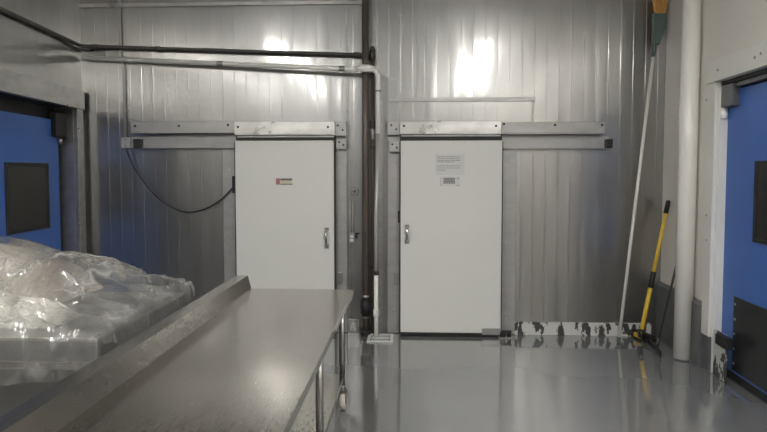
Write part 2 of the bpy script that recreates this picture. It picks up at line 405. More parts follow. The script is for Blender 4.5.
# ------------------------------------------------------------------ stickers and notices
def flat(name, x0, x1, y0, y1, mat, Yf, parent=None, th=.002):
    m = MB(); pxbox(m, x0, x1, y0, y1, Yf-th, Yf); return m.build(name, mat, parent)
s = thing('warning_sticker', 'small red and white printed sticker on the left white door', 'sticker', atY(284.5, 184.8, YD))
flat('backing', 275.3, 293.2, 177.6, 185.2, m_paper, YD, s)
flat('red_panel', 276, 280, 178.4, 184.6, m_red, YD-.002, s, .001)
flat('dark_band', 280.4, 292, 178.5, 180.6, m_inkd, YD-.002, s, .001)
flat('yellow_band', 280.4, 291, 181.2, 182.8, m_gold, YD-.002, s, .001)
flat('dark_band', 280.4, 292.6, 183.6, 184.7, m_inkd, YD-.002, s, .001)
p = thing('paper_notice', 'white paper sheet with rows of small grey print taped to the right white door', 'notice', atY(450, 174.8, YD))
flat('sheet', 435, 464.5, 154, 175, m_paper, YD, p, .0015)
for rows in (((156.8, (438, 460.5)), (158.6, (438, 461)), (160.4, (438, 461)), (161.9, (438, 455))), ((165.8, (438, 460)), (168, (438, 460)), (170.2, (438, 446)))):
    m = MB()
    pxbox(m, 437.2, 437.5, rows[0][0]-.45, rows[-1][0]+.45, YD-.0019, YD-.0015)
    for row, (xa_, xb_) in rows:
        x = xa_
        while x < xb_-.5:
            w_ = random.uniform(.7, 2.2); pxbox(m, x, min(x+w_, xb_), row-.45, row+.45, YD-.0022, YD-.0015); x += w_+.5
    m.build('printed_paragraph', m_ink, p)
p = thing('label_sticker', 'small white label with a dark printed block, below the paper notice', 'sticker', atY(450, 186, YD))
flat('sheet', 440, 460, 176.5, 186, m_paper, YD, p, .0015)
m = MB()
for row in (178.5, 180, 181.5, 183):
    x = 443.5
    while x < 454.5:
        w_ = random.uniform(.5, 1.6); pxbox(m, x, x+w_, row-.65, row+.65, YD-.0022, YD-.0015); x += w_+.25
m.build('printed_block', m_inkd, p)
m = MB(); pxbox(m, 440.6, 441, 177.4, 184.9, YD-.0022, YD-.0015); pxbox(m, 440.6, 442, 185, 185.8, YD-.0022, YD-.0015); m.build('printed_corner', m_ink, p)
m = MB(); pxbox(m, 457, 459, 178, 179, YD-.0022, YD-.0015); m.build('printed_mark', m_ink, p)
m = MB(); pxbox(m, 456, 459.5, 185, 185.6, YD-.0022, YD-.0015); m.build('printed_mark', m_ink, p)

# ------------------------------------------------------------------ pipes
YP = D-.119
p0 = atY(365.5, 172, YP).x
c = thing('standing_pipe', 'tall dark brown iron pipe from floor to ceiling between the white doors', 'pipe', (p0, YP, 0))
MB().cyl((p0, YP, .03), (p0, YP, CEIL), .034, 18).build('pipe_run', m_bpipe, c)
zc0, zc1 = Z(316, 365, YP), Z(297, 365, YP)
MB().tube([(p0, YP, zc0), (p0, YP, zc0+.03), (p0, YP, zc0+.03), (p0, YP, zc1-.03), (p0, YP, zc1-.03), (p0, YP, zc1)], [.04, .04, .052, .052, .04, .04], 18).build('union_coupling', m_black, c)
for z in (zc0-.005, zc1+.005): MB().cyl((p0, YP, z-.018), (p0, YP, z+.018), .039, 18).build('coupling_ring', m_galvd, c)
MB().cyl((p0, YP, .001), (p0, YP, .05), .05, 18).build('floor_collar', m_black, c, .004)
YS = D-.056
p1 = atY(372.6, 90, YS).x
c = thing('short_brown_pipe', 'thinner brown pipe with a capped top, right beside the tall dark pipe', 'pipe', (p1, YS, 0))
MB().cyl((p1, YS, .0), (p1, YS, Z(48, 373, YP)), .02, 14).build('pipe_run', m_bpipe, c)
zt_ = Z(48, 373, YP); MB().tube([(p1, YS, zt_-.03), (p1, YS, zt_+.01), (p1, YS, zt_+.03)], [.026, .026, .012], 14).build('top_cap', m_dpipe, c)
for yy, h_ in ((124, .035), (268, .012), (147, .015)):
    z = Z(yy, 373, YP); MB().cyl((p1, YS, z-h_), (p1, YS, z+h_), .027, 14).build('coupling', m_dpipe, c, .002)
z = Z(134, 372, YP); MB().cyl((p1, YS, z-.055), (p1, YS, z+.055), .024, 14).build('steel_sleeve', m_galvd, c, .002)
# overhead dark pipe along left wall then back wall
YO = D-.056
a = onL(-30, -5, .035); b = atY(79, 46.5, YO); b2_ = atY(369, 55.3, YO); e_ = Vector((p1, YO, b2_.z))
a = Vector((Lx(a.y, .035), a.y, a.z))
YOl = D-.056; bb = Vector((Lx(YOl, .04), YOl, b.z))
c = thing('overhead_pipe', 'dark iron pipe running high along the left wall and across the back wall', 'pipe', (bb.x, bb.y, bb.z-.03))
MB().tube([a, bb+(a-bb).normalized()*.06, bb+Vector((.02, -.02, 0)), bb+Vector((.06, 0, 0)), b2_, e_-Vector((.032, 0, 0))], .019, 14).build('pipe_run', m_dpipe, c)
for px in (96, 160, 357): 
    q = bb.lerp(b2_, (px-84)/(369-84)); MB().cyl(q-Vector((.03, 0, 0)), q+Vector((.03, 0, 0)), .026, 14).build('coupling', m_dpipe, c, .002)
MB().tube([e_-Vector((.0, 0, .05)), e_+Vector((0, 0, .05))], .029, 14).build('tee_fitting', m_dpipe, bpy.data.objects['short_brown_pipe'])
MB().box(bb.x-.01, bb.x+.09, D-.07, D-.002, bb.z-.04, bb.z-.021).build('wall_bracket', m_dpipe, c, .003)
# white pipe
YQ = D-.195
w0 = atY(83, 58, D-.05); w1 = atY(350, 69, YQ+.012); w2_ = atY(378, 69.8, YQ); 
r_ = .024
c = thing('white_pipe', 'cream white pipe sloping across the back wall then down beside the brown pipes', 'pipe', (w2_.x, YQ, 0))
pts = [w0, w1, Vector((w2_.x-.09, YQ, w2_.z))] + [Vector((w2_.x-.06+.06*math.sin(k*PI/8), YQ, w2_.z-.06+.06*math.cos(k*PI/8))) for k in range(0, 5)]
pts += [Vector((w2_.x, YQ, Z(134, 377, YQ)))]
MB().tube(pts, r_, 14).build('pipe_run', m_wpipe, c)
MB().tube([Vector((w2_.x, YQ, Z(134, 377, YQ))), Vector((w2_.x-.02, YQ, 1.2)), Vector((w2_.x-.02, YQ, Z(275, 377, YQ)))], .02, 14).build('steel_riser', m_riser, c)
MB().tube([Vector((w2_.x-.02, YQ, Z(275, 377, YQ))), Vector((w2_.x-.02, YQ, .005))], .022, 14).build('pipe_run', m_wpipe, c)
for yy in (313,): 
    z = Z(yy, 377, YQ); MB().cyl((w2_.x-.02, YQ, z-.035), (w2_.x-.02, YQ, z+.035), .03, 14).build('white_coupling', m_paper, c, .003)
z = Z(273, 377, YQ); MB().cyl((w2_.x-.02, YQ, z-.02), (w2_.x-.02, YQ, z+.02), .029, 14).build('dark_coupling', m_dpipe, c, .003)
for px in (220, 342):
    q = w0.lerp(w1, (px-77)/(350-77)); MB().cyl(q-Vector((.03, 0, 0)), q+Vector((.03, 0, 0)),   .027, 14).build('coupling', m_galvd, c, .003)
q = atY(365.5, 68.8, YQ); MB().tube([q-Vector((.10, 0, 0)), q-Vector((.03, 0, -.012)), q+Vector((.03, 0, .012)), q+Vector((.09, 0, 0))], [.024, .03, .03, .024], 14).build('coupling', m_wpipe, c)
z = Z(91, 378, YQ); MB().cyl((w2_.x, YQ, z-.008), (w2_.x, YQ, z+.008), .031, 14).build('pipe_clip', m_galvd, c)
# vertical panel cover strips either side of the pipes
t = MB(); t.box(X(378.5), X(383), D-.012, D, 0, Z(100)); struct('trim_8', t, m_galvd, .003)
t = MB(); t.box(X(348.5), X(350), D-.012, D, 0, Z(140)); struct('trim_9', t, m_galvd, .002)

# electrical bits
YE = D-.0155
c = thing('junction_conduit', 'thin grey conduit dropping to a small grey junction box left of the left door track', 'conduit', atY(124.5, 148.5, YE))
xc0 = atY(119, 0, YE); xc1 = atY(125.5, 138, YE)
MB().tube([Vector((xc1.x-.035, YE, CEIL)), Vector((xc1.x-.03, YE, Z(57, 122, YE))), Vector((xc1.x, YE, Z(66, 122, YE))), Vector((xc1.x, YE-.004, Z(138, 125, YE)))], .0145, 10).build('conduit_run', m_conduit, c)
m = MB(); pxbox(m, 121, 130, 137.5, 148, D-.07, D-.001); bx = m.build('junction_box', m_conduit, c, .005)
for py in (139.5, 146): bolt(bx, atY(125.5, py, D-.07), (0, -1, 0), .007, .005, m_dark)
zz = Z(110, 125, YE); MB().box(xc1.x-.03, xc1.x+.03, YE-.0125, D-.001, zz-.012, zz+.012).build('conduit_clip', m_galvd, c, .002)
pts = []
for px, py in ((126.5, 147), (128.5, 155), (135, 169), (144, 182), (155, 195), (167, 204.5), (179, 210.5), (190, 212.3), (202, 210), (214, 204.5), (224, 197), (233, 187.5)):
    pts.append(atY(px, py, D-.05))
def smooth(pts, n=4):
    out = []
    for i in range(len(pts)-1):
        p0_, p1_, p2_, p3_ = pts[max(i-1, 0)], pts[i], pts[i+1], pts[min(i+2, len(pts)-1)]
        for k in range(n):
            t_ = k/n; out.append(.5*((2*p1_)+(p2_-p0_)*t_+(2*p0_-5*p1_+4*p2_-p3_)*t_*t_+(3*p1_-p0_-3*p2_+p3_)*t_**3))
    return out+[pts[-1]]
o = MB().tube(smooth(pts), .008, 8).build('hanging_cable', m_cable)
tag(o, 'black cable looping from the junction box to the edge of the left white door', 'cable')
q = atY(354.5, 191.5, D-.03)
c = thing('push_button', 'round steel knob on the wall between left door and pipes', 'button', (q.x, D, q.z-.04))
MB().tube([(q.x, D-.001, q.z), (q.x, D-.02, q.z), (q.x, D-.024, q.z)], [.042, .040, .034], 20).build('rosette', m_galvd, c)
MB().tube([(q.x-.005, D-.02, q.z), (q.x-.005, D-.05, q.z), (q.x-.005, D-.06, q.z)], [.018, .02, .012], 16).build('knob', m_chrome, c)
c = thing('wall_switch', 'grey switch box with two pale buttons below a short conduit, left of the pipes', 'switch', atY(351.5, 244, D-.06))
m = MB(); pxbox(m, 348.8, 354.5, 233.5, 244, D-.065, D-.001); m.build('switch_box', m_galvd, c, .006)
for py in (236.6, 240.4):
    m = MB(); pxbox(m, 349.8, 353.6, py-1.3, py+1.3, D-.078, D-.064); m.build('button', m_paper, c, .004)
m = MB(); pxbox(m, 355, 359.5, 233, 234.3, D-.03, D-.001); pxbox(m, 355, 357, 234.3, 238.5, D-.05, D-.001); m.build('side_lever', m_dark, c, .002)
for px in (350.2, 353): MB().cyl(atY(px, 233.6, D-.025), Vector((atY(px, 233, D-.025).x, D-.025, Z(199, px, D-.025))), .008, 8).build('conduit_run', m_conduit, c)
# metal splash plate by the foot of the pipes
m = MB(); pxbox(m, 347.8, 359.5, 319, 333.4, D-.045, D-.033)
o = m.build('splash_plate', m_galv, None, .002); tag(o, 'small scuffed metal plate at the wall foot, left of the pipe bottoms', 'plate')
for (x0, x1, y0, y1) in ((351, 355.5, 323, 324.4), (352.4, 353.8, 321.6, 328), (350.4, 352, 326, 330), (354, 356, 327, 331)):
    m = MB(); pxbox(m, x0, x1, y0, y1, D-.047, D-.044); m.build('white_smear', m_paper, o)

# ------------------------------------------------------------------ floor drain cover
q = [atZ(366.2, 342.6, .0), atZ(394.2, 342.6, 0), atZ(392, 335.2, 0), atZ(369, 335.2, 0)]
ya, yb = q[0].y, q[2].y; xa_, xb_ = (q[0].x+q[3].x)/2, (q[1].x+q[2].x)/2
dr = thing('floor_drain_cover', 'white slotted drain cover on the floor below the pipes', 'drain cover', ((xa_+xb_)/2, (ya+yb)/2, 0))
m = MB(); m.box(xa_, xb_, ya, ya+.03, .002, .016); m.box(xa_, xb_, yb-.03, yb, .002, .016); m.box(xa_, xa_+.03, ya+.03, yb-.03, .002, .016); m.box(xb_-.03, xb_, ya+.03, yb-.03, .002, .016)
ym = (ya+yb)/2; m.box(xa_+.03, xb_-.03, ym-.012, ym+.012, .002, .016)
n = 9
for k in range(1, n):
    x = xa_+.03+(xb_-xa_-.06)*k/n; m.box(x-.0065, x+.0065, ya+.03, ym-.012, .002, .015); m.box(x-.0065, x+.0065, ym+.012, yb-.03, .002, .015)
m.build('grate', m_paper, dr, .0015)
MB().box(xa_+.01, xb_-.01, ya+.01, yb-.01, .0005, .004).build('sump', m_dark, dr)

# ------------------------------------------------------------------ left blue door and its frame
t = MB(); t.wbox(Lx, yl1, D-.06, -.0, .035, .0, zl_h); o = struct('trim_10', t, m_galvd, .004)
nl = nL
for (px, py) in ((78.3, 129.5), (79.5, 223.5)): bolt(o, onL(px, py, .035), nl, .016, .012, m_chrome, 'screw')
t = MB(); t.wbox(Lx, ylz, D-.05, -.01, .05, zl_t, zl_h); o = struct('trim_11', t, m_galvd, .004)
bolt(o, onL(67, 105, .05), nl, .014, .01, m_chrome, 'screw')
t = MB(); t.wbox(Lx, yl1-.012, yl1+.03, -LD-.1, -.001, 0, zl_t); struct('trim_12', t, m_galvd, .003)     # reveal
t = MB(); t.wbox(Lx, ylz, yl1-.012, -LD-.1, -.012, zl_t+.002, zl_t+.05); struct('trim_13', t, m_dark)          # soffit, shade under the head board painted near-black
od = LD
ydE = onL(60, 200, -od).y
zdt = onL(30, 115.5, -od).z
d3 = thing('door_3', 'blue swing door with a dark window, on the left wall', 'door', (Lx(ydE-.7, -od), ydE-.7, 0), kind='structure')
yd0 = ydE-1.35
MB().wbox(Lx, yd0, ydE, -od-.045, -od, .04, zdt).build('door_leaf', m_blue, d3, .006)
wy1 = onL(47.5, 200, -od).y; wy0 = onL(6.5, 200, -od).y
wz1 = onL(27, 165, -od).z; wz0 = onL(27, 229.5, -od).z
m = MB(); m.wbox(Lx, wy0-.02, wy1+.02, -od, -od+.012, wz0-.02, wz0+.012); m.wbox(Lx, wy0-.02, wy1+.02, -od, -od+.012, wz1-.012, wz1+.02)
m.wbox(Lx, wy0-.02, wy0+.012, -od, -od+.012, wz0+.012, wz1-.012); m.wbox(Lx, wy1-.012, wy1+.02, -od, -od+.012, wz0+.012, wz1-.012)
m.build('window_gasket', m_black, d3, .003)
MB().wbox(Lx, wy0, wy1, -od-.002, -od+.006, wz0, wz1).build('window_pane', m_win, d3)
# hinge block in the top corner
hz1, hz0 = onL(58, 113, -od+.03).z, onL(58, 137, -od+.03).z
MB().wbox(Lx, onL(54, 125, -od+.03).y, yl1-.015, -od-.02, -od+.05, hz0, hz1).build('hinge_block', m_black, d3, .006)
hb = MB().cyl(Vector((Lx(ydE, -od+.02), ydE, hz0-.07)), Vector((Lx(ydE, -od+.02), ydE, hz0)), .022, 12).build('hinge_pin', m_galvd, d3)
MB().wbox(Lx, ylz, yl1-.015, -od-.08, -od-.06, 0, zl_t).build('door_stop_board', m_dark, d3)

# ------------------------------------------------------------------ right blue door, frame, kerb
nr = Vector((-1, SR, 0)).normalized()
ypost = onR(704.5, 200, .03).y
zpb = onR(710, 338, .03).z
t = MB(); t.wbox(Rx, yr1, ypost, -.001, .03, zpb, zr_t); o = struct('trim_14', t, m_white, .004)
for py in (100, 215, 240): bolt(o, onR(706.5, py, .03), nr, .008, .006, m_galvd, 'screw')
t = MB(); t.wbox(Rx, yrz, ypost+.01, -.001, .045, zr_t, zr_h); o = struct('trim_15', t, m_white, .004)
for (px, py) in ((718, 70), (755, 57.5), (761, 53.5)): bolt(o, onR(px, py, .045), nr, .01, .007, m_galvd, 'screw')
t = MB(); t.wbox(Rx, yr1-.015, yr1, -RD-.12, -.001, .0, zr_t-.001); struct('trim_16', t, m_white, .003)       # reveal
t = MB(); t.wbox(Rx, yrz, yr1-.016, -RD-.12, -.012, zr_t-.03, zr_t-.001); struct('trim_17', t, m_dark)  # soffit coloured near-black for the shade beneath the header
od = RD
yE = onR(724.5, 220, -od).y; zt4 = onR(750, 85.5, -od).z
d4 = thing('door_4', 'blue swing door with a black kick plate, on the right wall', 'door', (Rx(yE-.6, -od), yE-.6, 0), kind='structure')
zb4 = max(.03, onR(735, 374, -od).z)
MB().wbox(Rx, yrz+.08, yE, -od-.045, -od, zb4, zt4).build('door_leaf', m_blue, d4, .006)
MB().wbox(Rx, yrz+.08, yE-.01, -od-.035, -od-.01, .008, zb4).build('bottom_seal', m_black, d4)
ky = onR(734.5, 320, -od).y; kz = onR(735, 296, -od).z; kz0 = onR(735, 371, -od).z
k = MB().wbox(Rx, yrz+.1, ky, -od, -od+.012, max(kz0, zb4+.02), kz).build('kick_plate', m_kick, d4, .004); k['label'] = 'black kick plate'
for i in range(5):
    bolt(k, (Rx(ky-.03, -od+.012), ky-.03, kz-.06-(kz-max(kz0, .05)-.12)*i/4), nr, .010, .006, m_galv, 'screw')
wy = onR(756.5, 200, -od).y; wz1 = onR(760, 163.5, -od).z; wz0 = onR(760, 240.5, -od).z; wyb = wy-.5
m = MB(); m.wbox(Rx, wyb-.02, wy+.02, -od, -od+.012, wz0-.02, wz0+.012); m.wbox(Rx, wyb-.02, wy+.02, -od, -od+.012, wz1-.012, wz1+.02)
m.wbox(Rx, wyb-.02, wyb+.012, -od, -od+.012, wz0+.012, wz1-.012); m.wbox(Rx, wy-.012, wy+.02, -od, -od+.012, wz0+.012, wz1-.012)
m.build('window_gasket', m_black, d4, .003)
MB().wbox(Rx, wyb, wy, -od-.002, -od+.006, wz0, wz1).build('window_pane', m_win, d4)
# dark strip painting the shaded gap above the door, & hinge box
MB().wbox(Rx, yrz+.05, yE-.12, -od-.06, -od+.03, zt4+.012, zr_t-.032).build('gap_shade_strip', m_kerb, d4, .004)
hz1, hz0 = onR(724, 85, -od+.06).z, onR(724, 107, -od+.06).z
MB().wbox(Rx, onR(732, 95, -od+.06).y, yr1-.018, -od-.02, -od+.06, hz0, min(hz1, zr_t-.035)).build('hinge_block', m_kerb, d4, .006)
q = Vector((Rx(yE+.0, -od+.03), yE, 0)); MB().cyl(q+Vector((0, 0, hz0-.09)), q+Vector((0, 0, hz0)), .03, 14).build('hinge_pin', m_wpipe, d4)
MB().wbox(Rx, yrz, yr1-.018, -od-.09, -od-.075, 0, zr_t-.035).build('door_stop_board', m_dark, d4)
# chipped foot plate below post and rubber bumper
t = MB(); t.wbox(Rx, onR(726, 350, .012).y, onR(713.5, 350, .012).y, -.0, .012, .006, onR(716, 330, .012).z); struct('trim_18', t, m_peel, .002)
q0, q1 = onR(727, 341, .06), onR(716, 341, .06)
m = MB(); m.wbox(Rx, q0.y, q1.y, .012, .07, onR(721, 346.5, .06).z, onR(721, 335.5, .06).z)
o = m.build('door_bumper', m_black, None, .008); tag(o, 'black rubber bumper block low on the frame of the right blue door', 'bumper')
# kerb along the right wall
yk0 = ypost
zk = onR(690, 304, .1).z
t = MB()
for (a, b) in ((yk0, D),):
    t.hexa([(Rx(a, 0), a, 0), (Rx(a, .055), a, 0), (Rx(b, .055), b, 0), (Rx(b, 0), b, 0), (Rx(a, 0), a, zk+.03), (Rx(a, .046), a, zk), (Rx(b, .046), b, zk), (Rx(b, 0), b, zk+.03)])
t.wbox(Rx, yr1, yk0-.001, 0, .022, 0, zpb-.002); struct('baseboard_right', t, m_kerb, .006)
t = MB(); t.wbox(Rx, 5.62, D-.004, -.001, .012, zk+.03, CEIL-.01); struct('trim_19', t, m_cream, .002)

# ------------------------------------------------------------------ white column
q = atZ(684.8, 361.5, 0)
cx, cy = q.x+.012, q.y+.075
c = thing('pipe_column', 'thick white round pipe standing floor to ceiling beside the right blue door', 'column', (cx, cy, 0))
MB().cyl((cx, cy, .001), (cx, cy, CEIL), .076, 32).build('column_shaft', m_col, c)
MB().tube([(cx, cy, .0008), (cx, cy, .006), (cx, cy, .012)], [.088, .086, .078], 28).build('floor_seal', m_kerb, c)
q = atZ(692, 361.5, 0)
o = MB().box(q.x-.03, q.x+.05, q.y-.03, q.y+.005, .001, .022).build('concrete_scrap', m_kerb, None, .006); tag(o, 'small grey lump on the floor at the foot of the white column', 'debris')

# ------------------------------------------------------------------ tools in the corner
def frame_of(a, b):
    w_ = (b-a).normalized(); return w_
# white-handled broom standing on its handle end, head up in the corner
a = atZ(618.5, 343, 0.0); b = atY(653.8, 52, D-.12); w_ = (b-a).normalized(); L_ = (b-a).length
c = thing('push_broom', 'long white handled broom standing upside down in the corner', 'broom', a)
MB().tube([a+w_*.05, b], .0155, 12).build('handle', m_whand, c)
MB().tube([a+w_*.004, a+w_*.012, a+w_*.06], [.014, .02, .018], 12).build('end_grip', m_green, c)
MB().tube([b-w_*.05, b+w_*.01, b+w_*.12, b+w_*.15], [.018, .02, .02, .016], 12).build('socket', m_green, c)
h0 = b+w_*.13; h1 = atY(658.5, 16, D-.12)
u_ = Vector((1, 0, 0)); 
m = MB()
z0, z1 = h0.z-.06, atY(658, 13.5, D-.12).z
x0, x1 = atY(652, 30, D-.12).x, atY(665, 30, D-.12).x; xm = h0.x
m.prism([(xm-.035, D-.12, z0), (xm+.035, D-.12, z0), (x1, D-.12, z0+.16), (x1, D-.12, z1), (x0, D-.12, z1), (x0, D-.12, z0+.16)], (0, -.022, 0), (0, .022, 0))
m.build('brush_block', m_green, c, .008)
m = MB(); bx0, bx1 = atY(655, 8, D-.12).x, atY(665, 8, D-.12).x; bx1 = min(bx1, Rx(D-.12, .015))
for i in range(6):
    for j in range(3):
        x = bx0+(bx1-bx0)*(i+.5)/6; y = D-.135+.015*j; 
        m.tube([(x, y, z1-.004), (x+.006*(i-2.5), y-.004*(1-j), z1+.10), (x+.014*(i-2.5)*.8+.008, y-.008*(1-j), z1+.17)], [.008, .009, .011], 6)
m.build('bristles', m_orange, c)
# yellow scrub brush
hb = atZ(640.5, 336, .085); g1 = atY(668.3, 200.5, 5.93)
if g1.x > Rx(g1.y, .03): g1 = onR(668.3, 200.5, .03)
w_ = (g1-hb).normalized(); L_ = (g1-hb).length
def along(py): 
    return (336-py)/(336-200.5)
c = thing('deck_brush', 'yellow handled scrub brush with black grip leaning on the cream wall', 'brush', Vector((hb.x, hb.y, 0)))
P_ = lambda f: hb.lerp(g1, f)
MB().tube([P_(.02), P_(along(287))], .021, 14).build('lower_handle', m_yel, c)
MB().tube([P_(along(288)), P_(along(272))], .025, 14).build('locking_collar', m_black, c, .003)
MB().tube([P_(along(273)), P_(along(213))], .0175, 14).build('upper_handle', m_yel, c)
MB().tube([P_(along(213.5)), P_(along(202)), P_(1.)], [.021, .021, .016], 14).build('grip', m_black, c)
e0 = atZ(627.5, 333, 0); e1 = atZ(653.5, 344, 0)
dv = (e1-e0); dv.z = 0; dv.normalize(); pv = Vector((-dv.y, dv.x, 0)); mid = Vector((hb.x, hb.y, 0)); hl = (e1-e0).length/2
mid = (e0+e1)/2; mid.z = 0
def ob(mb, mid, dv, pv, l0, l1, w0, w1, z0, z1, tl=0., tw=0.):
    f = lambda l, w, z: mid+dv*l+pv*w+Vector((0, 0, z))
    return mb.hexa([f(l0, w0, z0), f(l1, w0, z0), f(l1, w1, z0), f(l0, w1, z0), f(l0+tl, w0+tw, z1), f(l1-tl, w0+tw, z1), f(l1-tl, w1-tw, z1), f(l0+tl, w1-tw, z1)])
m = MB(); ob(m, mid, dv, pv, -hl, hl, -.035, .035, .045, .075, .01, .01); m.build('brush_block', m_black, c, .006)
m = MB()
for i in range(13):
    for j in range(3):
        q = mid+dv*(-hl+.01+(2*hl-.02)*i/12)+pv*(-.022+.022*j); s_ = (i-6)/6
        m.tube([q+Vector((0, 0, .048)), q+dv*.012*s_+pv*.012*(j-1)+Vector((0, 0, .002))], [.007, .010], 6)
m.build('bristles', m_bris, c)
MB().tube([mid+Vector((0, 0, .07)), P_(.0), P_(.05)], [.03, .026, .023], 14).build('socket', m_black, c)
m = MB(); ob(m, mid+dv*.04-pv*.0, dv, pv, -.055, .05, -.066, -.04, .022, .066); m.build('yellow_clip', m_yel, c, .004)
# dark squeegee behind the column
a = atZ(657, 348.5, .02); b = onR(686, 225, .02); 
c = thing('floor_squeegee', 'thin dark handled squeegee leaning between the yellow brush and white column', 'squeegee', Vector((a.x, a.y, 0)))
MB().tube([a+Vector((0, 0, .02)), b], .0105, 12).build('handle', m_dpipe, c)
e0 = atZ(647.5, 341, 0); e1 = atZ(661, 357.5, 0); dv = (e1-e0).normalized(); pv = Vector((-dv.y, dv.x, 0)); mid = (e0+e1)/2; hl = (e1-e0).length/2
m = MB(); ob(m, mid, dv, pv, -hl, hl, -.006, .006, .001, .05); m.build('rubber_blade', m_black, c, .002)
m = MB(); ob(m, mid, dv, pv, -hl*.96, hl*.96, -.011, .011, .026, .046); m.build('blade_holder', m_dark, c, .004)
MB().tube([mid+Vector((0, 0, .045)), a+Vector((0, 0, .03)), a+(b-a).normalized()*.09+Vector((0, 0, .01))], [.018, .016, .014], 10).build('socket', m_dpipe, c)

# ------------------------------------------------------------------ steel work table
TZ = .84
fr = atZ(353, 289.5, TZ); TY = fr.y; TXR = fr.x
TXL = atZ(253, 287.5, TZ).x
TY0 = .95
c = thing('work_table', 'long stainless steel work table with a raised back edge, in the foreground', 'table', ((TXR+TXL)/2, (TY+TY0)/2, 0))
m = MB(); m.box(TXL, TXR, TY0, TY, TZ-.004, TZ); m.box(TXR-.004, TXR, TY0, TY, TZ-.045, TZ-.003); m.box(TXL, TXR, TY-.004, TY, TZ-.045, TZ-.003); m.box(TXL, TXR, TY0, TY0+.004, TZ-.045, TZ-.003)
m.build('table_top', m_steel, c, .0015)
# backsplash: sloping face, wide top ledge, back skin
bh = .095
m = MB()
prof = [(TXL, TZ-.003), (TXL-.025, TZ+bh), (TXL-.105, TZ+bh), (TXL-.105, TZ+bh-.02), (TXL-.036, TZ+bh-.006), (TXL-.012, TZ-.045), (TXL, TZ-.045)]
m.prism([(x, 0, z) for x, z in prof], (0, TY0, 0), (0, TY, 0)); m.build('backsplash', m_steel, c, .002)
lx = atZ(343, 380, .2)
legx = lx.x; 
yls = [TY-.075, 3.07, 1.75]
for X_ in (legx, TXL+.05):
    for k, y in enumerate(yls):
        far = k == 0
        l = MB().cyl((X_, y, .17 if True else 0), (X_, y, TZ-.035), .021, 16).build('leg', m_steel2, c)
        MB().cyl((X_, y, TZ-.085), (X_, y, TZ-.006), .032, 16).build('leg_socket', m_steel2, l, .002)
        # caster
        w_ = MB().tube([(X_-.016-.004, y+.02, .062), (X_-.016, y+.02, .062), (X_+.016, y+.02, .062), (X_+.02, y+.02, .062)], [.052, .062, .062, .052], 24).build('caster_wheel', m_caster, c)
        w_['label'] = 'white caster wheel'
        MB().cyl((X_-.024, y+.02, .062), (X_+.024, y+.02, .062), .012, 10).build('axle', m_galvd, w_)
        f = MB(); f.box(X_-.028, X_-.022, y-.01, y+.045, .05, .145); f.box(X_+.022, X_+.028, y-.01, y+.045, .05, .145); f.box(X_-.028, X_+.028, y-.02, y+.045, .138, .15)
        f.cyl((X_, y, .15), (X_, y, .18), .026, 14); f.build('caster_fork', m_galvd, c, .002)
m = MB(); m.box(TXL+.03, legx+.01, TY0+.3, TY-.06, .243, .252); m.box(legx+.006, legx+.01, TY0+.3, TY-.06, .21, .243); m.box(TXL+.03, legx+.01, TY-.064, TY-.06, .21, .243)
m.build('undershelf', m_steel, c, .001)

# ------------------------------------------------------------------ covered table on the left
PZ = .83
nx = atZ(98, 337, .95)                                  # near right corner of the load
fx = atZ(186, 290, .95)
BXR = (nx.x+fx.x)/2; BY0, BY1 = nx.y, min(fx.y, 3.75)
BXL = -2.62
c = thing('covered_table', 'steel table under the plastic sheet on the left', 'table', ((BXL+BXR)/2, (BY0+BY1)/2, 0))
m = MB(); m.box(BXL, BXR-.005, BY0+.02, BY1, PZ-.035, PZ); m.build('table_top', m_steel, c, .003)
for x in (BXL+.06, BXR-.07):
    for y in (BY0+.08, BY1-.06): MB().cyl((x, y, .0), (x, y, PZ-.034), .021, 14).build('leg', m_steel2, c)
MB().box(BXL+.05, BXR-.06, BY0+.06, BY1-.05, .24, .25).build('undershelf', m_steel2, c)
MB().box(BXL+.02, BXR-.02, BY0+.03, BY0+.045, PZ-.30, PZ-.036).build('apron', m_shsteel, c, .002); MB().box(BXR-.035, BXR-.02, BY0+.046, BY1-.02, PZ-.30, PZ-.036).build('apron', m_shsteel, c, .002)  # apron steel darkened to paint in the shadow below the table top
m = MB(); bz = .938
m.box(BXL+.1, BXR-.012, BY0+.015, BY1-.015, PZ+.001, bz)
o = m.build('steel_bin', m_galvd, None, .006); tag(o, 'low flat steel bin under the plastic sheet, on the covered table', 'bin')
rim = MB(); rim.box(BXL+.095, BXR-.006, BY0+.009, BY0+.02, bz-.012, bz+.002); rim.box(BXR-.017, BXR-.006, BY0+.02, BY1-.02, bz-.012, bz+.002); rim.build('rolled_rim', m_galv, o, .002)

PROF = [(-3.0, 1.30), (-2.45, 1.285), (-2.23, 1.256), (-2.08, 1.20), (-2.0, 1.150), (-1.9, 1.135), (-1.8, 1.115), (-1.72, 1.075), (-1.66, 1.035), (-1.5, .99), (-1.43, .970), (-1.36, .955), (-1., .95)]
def prof_x(x):
    for (a, za), (b, zb) in zip(PROF, PROF[1:]):
        if x <= b:
            t_ = max(0, (x-a)/(b-a)); return za+(zb-za)*t_
    return PROF[-1][1]
def sm(t_): t_ = max(0., min(1., t_)); return t_*t_*(3-2*t_)
def load_h(x, y):
    """height of the load under the sheet"""
    k = sm((y-BY0-.02)/.62)*(1-.45*sm((y-3.3)/.5))
    return bz + (prof_x(x)-bz)*k
